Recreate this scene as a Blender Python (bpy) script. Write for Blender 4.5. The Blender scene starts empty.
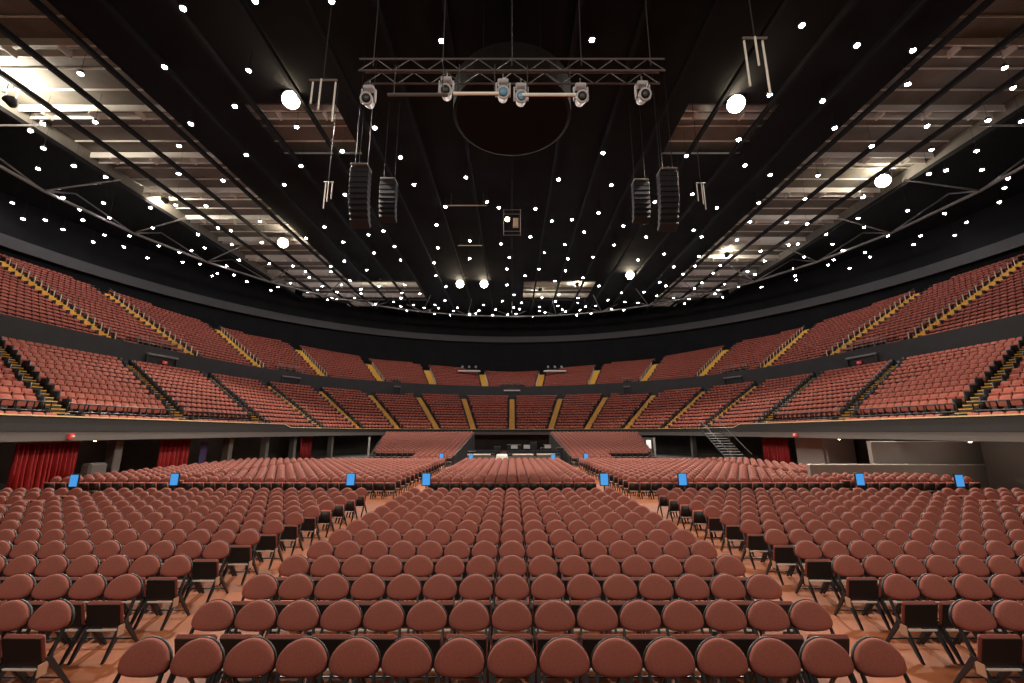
import bpy, math, random
import numpy as np
from mathutils import Vector, Matrix
random.seed(7)
rng = np.random.default_rng(7)
SC = bpy.context.scene
COL = SC.collection
PI = math.pi
CAMZ = 2.87
TILT = math.radians(12.16)
F = 420.0
CT, ST = math.cos(TILT), math.sin(TILT)
EXPOSURE = 0.0

# ------------------------------------------------------------------ camera
cam_d = bpy.data.cameras.new('camera')
cam = bpy.data.objects.new('camera', cam_d)
COL.objects.link(cam)
cam.location = (0, 0, CAMZ)
cam.rotation_euler = (PI / 2 + TILT, 0, 0)
cam_d.sensor_fit = 'HORIZONTAL'
cam_d.sensor_width = 36.0
cam_d.lens = 36.0 * F / 1024.0
cam_d.clip_start = 0.05
cam_d.clip_end = 400
SC.camera = cam

def project(p):
    x, y, z = p[0], p[1], p[2] - CAMZ
    zc = y * CT + z * ST
    return 512 + F * x / zc, 341.5 + F * (y * ST - z * CT) / zc, zc

def on_height(px, py, z):
    """the point at height z above the camera that the photograph shows at (px, py)"""
    x, v = (px - 512) / F, (py - 341.5) / F
    up, fw = ST - CT * v, CT + ST * v
    t = z / up
    return Vector((x * t, fw * t, z + CAMZ))

# ------------------------------------------------------------------ materials
def mat(name, col, rough=0.7, metal=0.0, emit=None, strength=0.0, noise=0.0, nscale=30.0, spec=0.4, bump=0.0):
    m = bpy.data.materials.new(name)
    m.use_nodes = True
    nt = m.node_tree
    b = nt.nodes['Principled BSDF']
    b.inputs['Roughness'].default_value = rough
    b.inputs['Metallic'].default_value = metal
    b.inputs['Specular IOR Level'].default_value = spec
    b.inputs['Base Color'].default_value = (*col, 1)
    if noise or bump:
        tc = nt.nodes.new('ShaderNodeTexCoord')
        n = nt.nodes.new('ShaderNodeTexNoise')
        n.inputs['Scale'].default_value = nscale
        n.inputs['Detail'].default_value = 4
        nt.links.new(tc.outputs['Object'], n.inputs['Vector'])
        if noise:
            r = nt.nodes.new('ShaderNodeValToRGB')
            r.color_ramp.elements[0].position = 0.3
            r.color_ramp.elements[1].position = 0.7
            r.color_ramp.elements[0].color = (*[c * (1 - noise) for c in col], 1)
            r.color_ramp.elements[1].color = (*[min(1, c * (1 + noise)) for c in col], 1)
            nt.links.new(n.outputs['Fac'], r.inputs['Fac'])
            nt.links.new(r.outputs['Color'], b.inputs['Base Color'])
        if bump:
            bp = nt.nodes.new('ShaderNodeBump')
            bp.inputs['Strength'].default_value = bump
            nt.links.new(n.outputs['Fac'], bp.inputs['Height'])
            nt.links.new(bp.outputs['Normal'], b.inputs['Normal'])
    if emit:
        b.inputs['Emission Color'].default_value = (*emit, 1)
        b.inputs['Emission Strength'].default_value = strength
    return m

M = {
    'cloth': mat('maroon_cloth', (0.30, 0.092, 0.068), 0.85, noise=0.12, nscale=60, bump=0.05),
    'seatcloth': mat('bowl_seat_cloth', (0.32, 0.074, 0.045), 0.8, noise=0.10, nscale=1.3),
    'black': mat('black_plastic', (0.012, 0.011, 0.012), 0.45),
    'blackmetal': mat('black_metal', (0.02, 0.022, 0.026), 0.38, 0.3),
    'bar': mat('pale_bar', (0.75, 0.73, 0.70), 0.3, 0.2),
    'plate': mat('tan_plate', (0.42, 0.24, 0.15), 0.5),
    'floor': mat('terracotta_floor', (0.27, 0.082, 0.031), 0.6, noise=0.18, nscale=0.8, spec=0.2),
    'tier': mat('tier_concrete', (0.10, 0.075, 0.065), 0.85, noise=0.2, nscale=1.0),
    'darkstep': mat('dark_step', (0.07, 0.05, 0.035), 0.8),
    'upstep': mat('upper_step', (0.66, 0.37, 0.055), 0.7, noise=0.1, nscale=3),
    'step': mat('tan_step', (0.50, 0.27, 0.085), 0.75, noise=0.1, nscale=3),
    'yellow': mat('yellow_nosing', (0.80, 0.42, 0.04), 0.6),
    'brass': mat('brass_rail', (0.80, 0.58, 0.33), 0.4, 0.1),
    'band': mat('charcoal_band', (0.034, 0.033, 0.033), 0.7, noise=0.15, nscale=0.6),
    'fascia': mat('dark_fascia', (0.022, 0.019, 0.018), 0.6, noise=0.1, nscale=2),
    'grey': mat('grey_paint', (0.12, 0.105, 0.095), 0.7, noise=0.06, nscale=0.8),
    'wallgrey': mat('grey_wall', (0.25, 0.21, 0.19), 0.75, noise=0.06, nscale=0.5),
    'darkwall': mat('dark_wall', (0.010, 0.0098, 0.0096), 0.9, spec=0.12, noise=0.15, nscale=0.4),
    'ring': mat('ring_beam_paint', (0.05, 0.046, 0.043), 0.7),
    'deck': mat('roof_deck', (0.165, 0.15, 0.122), 0.8, noise=0.15, nscale=0.7),
    'purlin': mat('pale_purlin', (0.72, 0.68, 0.60), 0.5),
    'beam': mat('dark_beam', (0.010, 0.0095, 0.009), 0.8, spec=0.15),
    'pipe': mat('grey_pipe', (0.16, 0.145, 0.13), 0.5, 0.2),
    'truss': mat('aluminium_truss', (0.13, 0.125, 0.12), 0.4, 0.5),
    'head': mat('moving_head_grey', (0.35, 0.34, 0.35), 0.45),
    'lensblue': mat('blue_glass', (0.12, 0.28, 0.42), 0.15),
    'curtain': mat('red_curtain', (0.34, 0.020, 0.022), 0.8),
    'banner': mat('purple_banner', (0.05, 0.03, 0.10), 0.8),
    'post': mat('cream_post', (0.75, 0.62, 0.40), 0.5),
    'white': mat('white_paint', (0.72, 0.68, 0.62), 0.5),
    'steel': mat('rail_steel', (0.20, 0.19, 0.18), 0.45, 0.4),
    'concourse': mat('concourse_wall', (0.07, 0.065, 0.06), 0.85, noise=0.3, nscale=0.35),
    'chain': mat('dark_chain', (0.03, 0.03, 0.03), 0.7, spec=0.2),
    'litpanel': mat('lit_panel', (.8, .8, .75), 0.4, emit=(1, .93, .82), strength=0.9),
    'screen': mat('blue_screen', (0.02, 0.1, 0.2), 0.4, emit=(0.055, 0.30, 0.72), strength=1.0),
    'redsign': mat('red_sign', (0.4, 0.02, 0.02), 0.4, emit=(0.8, 0.05, 0.04), strength=0.45),
    'desk': mat('desk_grey', (0.022, 0.022, 0.025), 0.6, spec=0.2),
    'star': mat('lamp_star', (1, 1, 1), 0.4, emit=(0.97, 0.93, 1.0), strength=150.0),
    'flood': mat('lamp_flood', (1, 1, 1), 0.4, emit=(1.0, 0.82, 0.55), strength=110.0),
    'warmlamp': mat('lamp_warm', (1, 1, 1), 0.4, emit=(1.0, 0.78, 0.45), strength=25.0),
}

# ------------------------------------------------------------------ object helpers
def mesh_of(name, verts, faces, mats, smooth=False, midx=None):
    me = bpy.data.meshes.new(name)
    me.from_pydata([tuple(v) for v in verts], [], [tuple(f) for f in faces])
    for m in (mats if isinstance(mats, (list, tuple)) else [mats]):
        me.materials.append(m)
    if midx is not None:
        me.polygons.foreach_set('material_index', np.asarray(midx, dtype=np.int32))
    if smooth:
        me.polygons.foreach_set('use_smooth', np.ones(len(me.polygons), dtype=bool))
    me.update()
    return me

def link(name, data, parent=None, loc=None, rot=None):
    o = bpy.data.objects.new(name, data)
    COL.objects.link(o)
    if parent: o.parent = parent
    if loc is not None: o.location = loc
    if rot is not None: o.rotation_euler = rot
    return o

def tag(o, label, cat, group=None):
    o['label'] = label
    o['category'] = cat
    if group: o['group'] = group
    return o

def empty(name, loc, rz, label, cat, group=None):
    o = link(name, None, None, loc, (0, 0, rz))
    o.empty_display_size = 0.2
    return tag(o, label, cat, group)

def struct(o):
    o['kind'] = 'structure'
    return o

class MB:
    """collects shapes into one mesh"""
    def __init__(self):
        self.v, self.f, self.m = [], [], []
    def add(self, verts, faces, mi=0):
        b = len(self.v)
        self.v += [tuple(p) for p in verts]
        self.f += [tuple(b + i for i in f) for f in faces]
        self.m += [mi] * len(faces)
        return self
    def box(self, c, s, rot=None, mi=0, bevel=0.0):
        hx, hy, hz = s[0] / 2, s[1] / 2, s[2] / 2
        if bevel:
            b = min(bevel, hx * .9, hy * .9, hz * .9)
            vs, idx = [], {}
            for sx in (-1, 1):
                for sy in (-1, 1):
                    for sz in (-1, 1):
                        for ax in range(3):
                            p = [sx * (hx - b), sy * (hy - b), sz * (hz - b)]
                            p[ax] = (sx * hx, sy * hy, sz * hz)[ax]
                            idx[(sx, sy, sz, ax)] = len(vs); vs.append(p)
            fs = []
            I = lambda a, b_, c_, ax: idx[(a, b_, c_, ax)]
            for s1 in (-1, 1):
                q = [I(s1, -1, -1, 0), I(s1, 1, -1, 0), I(s1, 1, 1, 0), I(s1, -1, 1, 0)]
                fs.append(q if s1 > 0 else q[::-1])
                q = [I(-1, s1, -1, 1), I(-1, s1, 1, 1), I(1, s1, 1, 1), I(1, s1, -1, 1)]
                fs.append(q if s1 > 0 else q[::-1])
                q = [I(-1, -1, s1, 2), I(1, -1, s1, 2), I(1, 1, s1, 2), I(-1, 1, s1, 2)]
                fs.append(q if s1 > 0 else q[::-1])
            for a in (-1, 1):
                for c_ in (-1, 1):
                    q = [I(-1, a, c_, 1), I(1, a, c_, 1), I(1, a, c_, 2), I(-1, a, c_, 2)]
                    fs.append(q if a * c_ > 0 else q[::-1])
                    q = [I(a, -1, c_, 0), I(a, -1, c_, 2)][::1] + [I(a, 1, c_, 2), I(a, 1, c_, 0)]
                    fs.append(q[::-1] if a * c_ > 0 else q)
                    q = [I(a, c_, -1, 0), I(a, c_, 1, 0), I(a, c_, 1, 1), I(a, c_, -1, 1)]
                    fs.append(q[::-1] if a * c_ < 0 else q)
                    for d in (-1, 1):
                        q = [I(a, c_, d, 0), I(a, c_, d, 1), I(a, c_, d, 2)]
                        fs.append(q if a * c_ * d > 0 else q[::-1])
        else:
            vs = [(sx * hx, sy * hy, sz * hz) for sz in (-1, 1) for sy in (-1, 1) for sx in (-1, 1)]
            fs = [(0, 2, 3, 1), (4, 5, 7, 6), (0, 1, 5, 4), (2, 6, 7, 3), (0, 4, 6, 2), (1, 3, 7, 5)]
        R = rot if rot is not None else Matrix.Identity(3)
        C = Vector(c)
        return self.add([C + R @ Vector(p) for p in vs], fs, mi)
    def rod(self, a, b, r, n=8, r2=None, mi=0, caps=True):
        a, b = Vector(a), Vector(b)
        d = (b - a).normalized()
        u = d.orthogonal().normalized(); w = d.cross(u)
        r2 = r if r2 is None else r2
        vs = []
        for p, rr in ((a, r), (b, r2)):
            for k in range(n):
                t = 2 * PI * (k + .5) / n
                vs.append(p + u * math.cos(t) * rr + w * math.sin(t) * rr)
        fs = [(k, (k + 1) % n, n + (k + 1) % n, n + k) for k in range(n)]
        if caps:
            fs += [tuple(range(n - 1, -1, -1)), tuple(range(n, 2 * n))]
        return self.add(vs, fs, mi)
    def flat(self, a, b, w1, t1, w2, t2, mi=0):
        """tapering flat bar between a and b: width along x, thickness along y"""
        a, b = Vector(a), Vector(b)
        vs = []
        for p, w, t in ((a, w1, t1), (b, w2, t2)):
            vs += [p + Vector((sx * w / 2, sy * t / 2, 0)) for sx, sy in ((-1, -1), (1, -1), (1, 1), (-1, 1))]
        fs = [(0, 1, 2, 3), (7, 6, 5, 4)] + [(k, k + 4, (k + 1) % 4 + 4, (k + 1) % 4) for k in range(4)]
        return self.add(vs, fs, mi)
    def loft(self, rings, cap0=True, cap1=True, mi=0):
        n = len(rings[0])
        vs = [p for r in rings for p in r]
        fs = []
        for j in range(len(rings) - 1):
            for k in range(n):
                fs.append((j * n + k, j * n + (k + 1) % n, (j + 1) * n + (k + 1) % n, (j + 1) * n + k))
        if cap0: fs.append(tuple(range(n - 1, -1, -1)))
        if cap1: fs.append(tuple((len(rings) - 1) * n + k for k in range(n)))
        return self.add(vs, fs, mi)
    def lathe(self, prof, axis_o, axis_d, n=16, mi=0, cap0=True, cap1=True):
        o, d = Vector(axis_o), Vector(axis_d).normalized()
        u = d.orthogonal().normalized(); w = d.cross(u)
        rings = [[o + d * h + u * math.cos(2 * PI * k / n) * r + w * math.sin(2 * PI * k / n) * r for k in range(n)] for r, h in prof]
        return self.loft(rings, cap0, cap1, mi)
    def mesh(self, name, mats, smooth=False):
        return mesh_of(name, self.v, self.f, mats, smooth, self.m)
    def build(self, name, mats, parent=None, smooth=False, loc=None, rot=None):
        return link(name, self.mesh(name, mats, smooth), parent, loc, rot)

WORDS = ['zeroth', 'first', 'second', 'third', 'fourth', 'fifth', 'sixth', 'seventh', 'eighth', 'ninth', 'tenth', 'eleventh', 'twelfth',
         'thirteenth', 'fourteenth', 'fifteenth', 'sixteenth', 'seventeenth', 'eighteenth', 'nineteenth', 'twentieth']
def ordinal(n):
    if n <= 20: return WORDS[n]
    tens = {2: 'twenty', 3: 'thirty', 4: 'forty', 5: 'fifty'}[n // 10]
    return (tens[:-1] + 'ieth') if n % 10 == 0 else tens + '-' + WORDS[n % 10]

# ------------------------------------------------------------------ floor chair (faces -Y, origin on the floor under the back)
REC = math.radians(13)
def back_outline(n, s=1.0):
    pts = []
    for k in range(n):
        t = 2 * PI * k / n
        c, s_ = math.cos(t), math.sin(t)
        if s_ >= 0:
            e = 2 / 1.9; h = 0.205
        else:
            e = 2 / 2.7; h = 0.105
        x = math.copysign(abs(c) ** e, c) * 0.238
        z = math.copysign(abs(s_) ** e, s_) * h
        pts.append((x * s, z * s))
    return pts
def back_pt(x, y, z):
    # reclined about the bottom of the pad; the widest line of the pad is 0.115 above its bottom
    zz = z + 0.105
    return (x, y * math.cos(REC) + zz * math.sin(REC), 0.612 + zz * math.cos(REC) - y * math.sin(REC))
def pad_mb(n, mb=None, mi=0):
    mb = mb or MB()
    rings = []
    prof = ((0.96, 0.012), (1.0, 0.0), (1.0, -0.022), (0.93, -0.042), (0.72, -0.054), (0.35, -0.060)) if n > 12 else ((0.97, 0.01), (1.0, -0.02), (0.80, -0.052))
    for s, y in prof:
        rings.append([back_pt(x, y, z) for x, z in back_outline(n, s)])
    return mb.loft(rings, True, True, mi)
def shell_mb(n, mb=None, mi=0):
    mb = mb or MB()
    rings = []
    prof = ((0.80, 0.058), (0.98, 0.045), (1.045, 0.022), (1.045, -0.002), (0.99, -0.004)) if n > 12 else ((0.9, 0.05), (1.045, 0.02), (1.045, -0.004))
    for s, y in prof:
        rings.append([back_pt(x, y, z) for x, z in back_outline(n, s)])
    return mb.loft(rings, True, True, mi)
SEAT_ROT = Matrix.Rotation(math.radians(14), 3, 'X')
SEAT_C = Vector((0, -0.195, 0.508))
def chair_parts():
    P = []
    P.append(('back_shell', shell_mb(28).mesh('back_shell', M['black'], True), None))
    P.append(('back_pad', pad_mb(28).mesh('back_pad', M['cloth'], True), None))
    P.append(('seat_pad', MB().box(SEAT_C, (0.462, 0.058, 0.350), SEAT_ROT, 0, 0.03).mesh('seat_pad', M['cloth']), None))
    P.append(('seat_board', MB().box(SEAT_C + SEAT_ROT @ Vector((0, -0.033, -0.008)), (0.436, 0.014, 0.318), SEAT_ROT, 0, 0.006).mesh('seat_board', M['black']), 'seat_pad'))
    P.append(('hinge_bar', MB().box((0, -0.205, 0.318), (0.40, 0.022, 0.024), None, 0, 0.005).mesh('hinge_bar', M['bar']), None))
    for s in (-1, 1):
        P.append(('leg', MB().flat((s * 0.205, -0.12, 0.42), (s * 0.205, -0.36, 0.0), 0.042, 0.090, 0.026, 0.035).mesh('leg', M['blackmetal']), None))
        P.append(('leg', MB().flat((s * 0.222, -0.15, 0.42), (s * 0.222, 0.16, 0.0), 0.034, 0.070, 0.026, 0.035).mesh('leg', M['blackmetal']), None))
        P.append(('back_upright', MB().flat((s * 0.214, -0.13, 0.40), (s * 0.19, 0.075, 0.80), 0.026, 0.045, 0.024, 0.03).mesh('back_upright', M['blackmetal']), None))
    P.append(('stretcher', MB().rod((-0.222, 0.09, 0.10), (0.222, 0.09, 0.10), 0.011, 6).mesh('stretcher', M['blackmetal']), None))
    return P
CHAIR = chair_parts()
PLATE = MB().box((0, -0.10, 0.335), (0.008, 0.11, 0.13), None, 0, 0.003).mesh('row_plate', M['plate'])

def proto_arrays(mb):
    return np.array(mb.v, dtype=np.float64), mb.f, mb.m
def chair_low(n=12, legs=True):
    mb = MB()
    pad_mb(n, mb, 0); shell_mb(n, mb, 1)
    mb.box(SEAT_C, (0.462, 0.058, 0.350), SEAT_ROT, 0)
    mb.box(SEAT_C + SEAT_ROT @ Vector((0, -0.033, -0.008)), (0.436, 0.014, 0.318), SEAT_ROT, 1)
    mb.box((0, -0.205, 0.318), (0.40, 0.022, 0.024), None, 2)
    if legs:
        for s in (-1, 1):
            mb.flat((s * 0.205, -0.12, 0.42), (s * 0.205, -0.36, 0.0), 0.042, 0.090, 0.026, 0.035, 1)
            mb.flat((s * 0.222, -0.15, 0.42), (s * 0.222, 0.16, 0.0), 0.034, 0.070, 0.026, 0.035, 1)
            mb.flat((s * 0.214, -0.13, 0.40), (s * 0.19, 0.075, 0.80), 0.026, 0.045, 0.024, 0.03, 1)
    return mb

def scatter_mesh(name, protos, places, mats, smooth=True):
    """one mesh out of many placed copies; places: (proto index, x, y, z, rz)"""
    V, loops, starts, totals, mi = [], [], [], [], []
    off = 0; lo = 0
    pre = []
    for mb in protos:
        v, f, m = proto_arrays(mb)
        pre.append((v, np.concatenate([np.array(q) for q in f]), np.array([len(q) for q in f]), np.array(m)))
    for pi, x, y, z, rz in places:
        v, lp, tot, m = pre[pi]
        c, s = math.cos(rz), math.sin(rz)
        w = np.empty_like(v)
        w[:, 0] = v[:, 0] * c - v[:, 1] * s + x
        w[:, 1] = v[:, 0] * s + v[:, 1] * c + y
        w[:, 2] = v[:, 2] + z
        V.append(w); loops.append(lp + off); totals.append(tot); mi.append(m)
        off += len(v)
    V = np.concatenate(V); loops = np.concatenate(loops); totals = np.concatenate(totals); mi = np.concatenate(mi)
    starts = np.concatenate([[0], np.cumsum(totals)[:-1]])
    me = bpy.data.meshes.new(name)
    me.vertices.add(len(V)); me.vertices.foreach_set('co', V.astype(np.float32).ravel())
    me.loops.add(len(loops)); me.loops.foreach_set('vertex_index', loops.astype(np.int32))
    me.polygons.add(len(totals))
    me.polygons.foreach_set('loop_start', starts.astype(np.int32))
    me.polygons.foreach_set('loop_total', totals.astype(np.int32))
    for m in mats: me.materials.append(m)
    me.polygons.foreach_set('material_index', mi.astype(np.int32))
    me.update(calc_edges=True)
    return me

# ------------------------------------------------------------------ floor seating plan
PITCH, ROWD, Y0 = 0.5, 0.937, 4.536
chairs = []      # x, y, z, rz, row text, seat text, end flag
def add_block(rows, y0, xs, z=lambda k: 0.0, names=None, aisle=None, row0=1):
    for k in range(rows):
        for j, x in enumerate(xs):
            chairs.append(dict(x=x, y=y0 + k * ROWD, z=z(k), rz=0.0, row=row0 + k, j=j, n=len(xs), block=names, end=(aisle == 'first' and j == 0) or (aisle == 'last' and j == len(xs) - 1)))
side = [5.4 + PITCH * i for i in range(19)]
far_side = [15.6 + PITCH * i for i in range(8)]
mid = [-3.5 + PITCH * i for i in range(15)]
add_block(13, Y0, mid, names='middle')
add_block(13, Y0, [-x for x in side], names='left', aisle='first')
add_block(13, Y0, side, names='right', aisle='first')
add_block(5, Y0 + 8 * ROWD, [-x for x in far_side], names='farleft', row0=9)
add_block(5, Y0 + 8 * ROWD, far_side, names='farright', row0=9)
Y2 = 19.75
for nm, xs in (('middle2', mid), ('left2', [-x for x in side]), ('right2', side)):
    add_block(16, Y2, xs, names=nm, row0=20)
fs2 = [15.5 + PITCH * i for i in range(11)]
add_block(16, Y2, [-x for x in fs2], names='left3', row0=20)
add_block(3, Y2, fs2, names='right3', row0=20)
add_block(12, Y2 + 4.65 * ROWD, fs2[:7], names='right3', row0=24)
# raked blocks either side of the mixing position
for sgn in (-1, 1):
    for k in range(21):
        right = 8.8 if k < 3 else 12.5 + 0.22 * k
        n = int((right - 5.3) / PITCH)
        for j in range(n):
            chairs.append(dict(x=sgn * (5.3 + PITCH * j), y=37.2 + 0.95 * k, z=0.06 + 0.098 * k, rz=0.0, row=40 + k, j=j, n=n, block='raked', end=False))

def in_frame(c):
    u, v, zc = project((c['x'], c['y'], c['z'] + 0.8))
    return zc > 0.5 and -12 < u < 1036 and v < 690
order = sorted((c for c in chairs if in_frame(c) and c['row'] < 14), key=lambda c: (c['row'], abs(c['x'])))
# nearest rows first; within the last row the ones nearest the aisle
single = order[:300]
single_id = {id(c) for c in single}

def make_chair():
    r = link('folding_chair', None)
    kids = {}
    for nm, me, par in CHAIR:
        o = link(nm, me, kids[par] if par else r)
        kids.setdefault(nm, o)
    return r
def copy_tree(o, parent=None):
    c = o.copy(); COL.objects.link(c)
    if parent: c.parent = parent
    for ch in list(CH.get(o, ())):
        copy_tree(ch, c)
    return c
CH = {}
def index_children(root):
    st = [root]
    while st:
        o = st.pop()
        CH[o] = list(o.children)
        st += CH[o]
chair0 = make_chair()
index_children(chair0)
rowname = lambda k: 'front row' if k == 1 else ordinal(k) + ' row'
for i, c in enumerate(single):
    o = chair0 if i == 0 else copy_tree(chair0)
    c['obj'] = o
for c in single:
    o = c['obj']
    o.location = (c['x'], c['y'], c['z'])
    o.rotation_euler = (0, 0, c['rz'] + rng.normal(0, 0.012))
    if c['block'] == 'middle':
        lab = f"maroon padded chair, {ordinal(c['j'] + 1)} from left in {rowname(c['row'])} of the middle block"
        grp = 'maroon chairs of the middle floor block'
    elif c['block'] in ('left', 'right'):
        s = c['block']
        if c['j'] == 0:
            lab = f"maroon chair with bare black seat underside at aisle end of {s} block's {rowname(c['row'])}"
        else:
            lab = f"maroon padded chair, {ordinal(c['j'] + 1)} from aisle in {rowname(c['row'])} of the {s} block"
        grp = f'maroon chairs of the {s} floor block'
    else:
        s = c['block'][3:]
        lab = f"maroon padded chair, {ordinal(c['j'] + 1)} along {rowname(c['row'])} of the outer {s} block"
        grp = f'maroon chairs of the outer {s} floor block'
    tag(o, lab, 'chair', grp)
    if c['end']:
        p = link('row_plate', PLATE, o, (0.232 if c['x'] < 0 else -0.232, -0.09, -0.02))
        p['label'] = 'tan row number plate'
rest = [c for c in chairs if id(c) not in single_id]
places = []
for c in rest:
    # leave out what stands outside the view on the near side
    u, v, zc = project((c['x'], c['y'], c['z'] + 0.8))
    if zc < 0.6 or abs(u - 512) > 760: continue
    places.append((0 if c['y'] < 17 else 1, c['x'], c['y'], c['z'], rng.normal(0, 0.012)))
o = link('folding_chairs', scatter_mesh('folding_chairs', [chair_low(18), chair_low(10)], places, [M['cloth'], M['black'], M['bar']]))
tag(o, 'mass of maroon folding chairs filling the floor behind the nearer rows', 'chairs')
o['kind'] = 'stuff'

# ------------------------------------------------------------------ bowl: plan curves
R_T = [(0, 66.7), (5.7, 65.9), (10.7, 63.7), (15.4, 60.0), (18.9, 54.7), (20.6, 47.5), (20.9, 37.5), (20.9, 28.5), (20.9, 21.0), (20.9, 13.0), (20.9, 4.0)]
B_T = [(0, 80.5), (9.2, 79.3), (17.2, 76.3), (24.5, 71.5), (30.1, 64.5), (33.9, 56.9), (35.8, 48.5), (37.0, 39.5), (37.5, 29.2), (37.8, 18.0), (38.0, 6.0)]
UF_T = [(0, 81.2), (5.1, 80.7), (14.5, 77.5), (22.5, 72.5), (29.5, 66.0), (34.2, 57.0), (36.4, 48.0), (37.6, 39.0), (38.1, 29.0), (38.4, 18.0), (38.6, 6.0)]
UT_T = [(0, 90.2, 12.7), (6.5, 89.3, 12.8), (17.8, 86.1, 13.4), (28.3, 80.9, 13.9), (38.4, 73.4, 15.2), (46.8, 63.8, 16.7), (52.1, 50.7, 18.2), (53.6, 40.4, 18.4), (54.1, 30.0, 18.5), (53.6, 19.0, 18.5), (53.1, 7.0, 18.5)]
def curve(tab, u):
    s = -1 if u < 0 else 1
    a = min(abs(u), 9.999)
    i = int(a); t = a - i
    def P(k):
        if k < 0:
            q = list(tab[-k]); q[0] = -q[0]; return np.array(q, float)
        return np.array(tab[min(k, 10)], float)
    p0, p1, p2, p3 = P(i - 1), P(i), P(i + 1), P(i + 2)
    p = 0.5 * ((2 * p1) + (-p0 + p2) * t + (2 * p0 - 5 * p1 + 4 * p2 - p3) * t * t + (-p0 + 3 * p1 - 3 * p2 + p3) * t ** 3)
    p[0] *= s
    return p
NL = 15
def rail_top(u):
    t = min(max((abs(u) - 5.72) / 0.1, 0), 1)
    return CAMZ + 0.40 + 0.28 * t
ZL0, ZL1 = CAMZ - 0.38, CAMZ + 5.95           # floor heights of the first and last row below
def low_z(i): return ZL0 + (ZL1 - ZL0) * i / (NL - 1)
def low_pt(u, s): return curve(R_T, u) * (1 - s) + curve(B_T, u) * s
ZU0 = CAMZ + 8.0
UD = 0.86
def up_dir(u):
    a, b = curve(UF_T, u), curve(UT_T, u)
    d = b[:2] - a; L = np.linalg.norm(d)
    return a, d / L, L, (b[2] - 0.85 - 8.0) / L
US = sorted([i / 8 for i in range(-76, 77)] + [s * q for s in (-1, 1) for q in (5.71, 5.83)])

# lower tier floor, stepped
def strip_mesh(name, m, rows_fn, us, mats):
    """rows_fn(u) -> list of (x, y, z) profile points"""
    prof = [rows_fn(u) for u in us]
    n = len(prof[0])
    vs = [p for pr in prof for p in pr]
    fs = [(i * n + k, i * n + k + 1, (i + 1) * n + k + 1, (i + 1) * n + k) for i in range(len(us) - 1) for k in range(n - 1)]
    return mesh_of(name, vs, fs, mats)
def low_prof(u):
    out = []
    for i in range(NL):
        a, b = low_pt(u, i / NL), low_pt(u, (i + 1) / NL)
        out += [(a[0], a[1], low_z(i)), (b[0], b[1], low_z(i))]
    return out
struct(link('floor_lower_tier', strip_mesh('floor_lower_tier', None, low_prof, US, M['tier'])))
NU = 20
def up_prof(u):
    a, d, L, g = up_dir(u)
    out = []
    for k in range(NU):
        s0, s1 = min(k * UD, L), min((k + 1) * UD, L)
        z = ZU0 + g * min(k * UD, L)
        out += [(a[0] + d[0] * s0, a[1] + d[1] * s0, z), (a[0] + d[0] * s1, a[1] + d[1] * s1, z)]
    e = out[-1]
    out.append((e[0] + d[0] * 1.2, e[1] + d[1] * 1.2, e[2]))
    return out
struct(link('floor_upper_tier', strip_mesh('floor_upper_tier', None, up_prof, US, M['tier'])))

# band wall between the tiers
def band_prof(u):
    a = curve(UF_T, u)
    b = curve(B_T, u)
    return [(b[0], b[1], ZL1 - .04), (a[0], a[1], ZL1 - .04), (a[0], a[1], CAMZ + 8.62), (a[0] * 1.002, a[1] * 1.0015, CAMZ + 8.62), (a[0] * 1.002, a[1] * 1.0015, ZU0)]
struct(link('wall_band', strip_mesh('wall_band', None, band_prof, US, M['band'])))
# fascia below the front rail
def fas_prof(u, out=0.0):
    a = curve(R_T, u)
    b = low_pt(u, 0.012)
    c = low_pt(u, -0.004)
    return [(b[0], b[1], ZL0), (b[0], b[1], rail_top(u)), (c[0], c[1], rail_top(u)), (c[0], c[1], CAMZ + 0.02)]
def fas2_prof(u):
    c, d, e = low_pt(u, -0.002), low_pt(u, 0.012), low_pt(u, 0.36)
    return [(c[0], c[1], CAMZ + 0.02), (c[0], c[1], CAMZ - 0.40), (d[0], d[1], CAMZ - 0.42), (e[0], e[1], CAMZ - 0.42)]
struct(link('wall_fascia', strip_mesh('wall_fascia', None, fas_prof, US, M['fascia'])))
struct(link('wall_fascia_lower', strip_mesh('wall_fascia_lower', None, fas2_prof, US, M['grey'])))
def rail_prof(u):
    a, b = low_pt(u, -0.008), low_pt(u, 0.016)
    z0, z1 = rail_top(u), rail_top(u) + .06
    return [(a[0], a[1], z0), (a[0], a[1], z1), (b[0], b[1], z1), (b[0], b[1], z0), (a[0], a[1], z0)]
struct(link('trim_1', strip_mesh('trim_1', None, rail_prof, US, M['brass'])))
# concourse back wall under the tier
def conc_prof(u):
    a, b = low_pt(u, 0.30), low_pt(u, 0.31)
    return [(a[0], a[1], 0.0), (a[0], a[1], CAMZ - 0.42)]
struct(link('wall_concourse', strip_mesh('wall_concourse', None, conc_prof, US, M['concourse'])))

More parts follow.
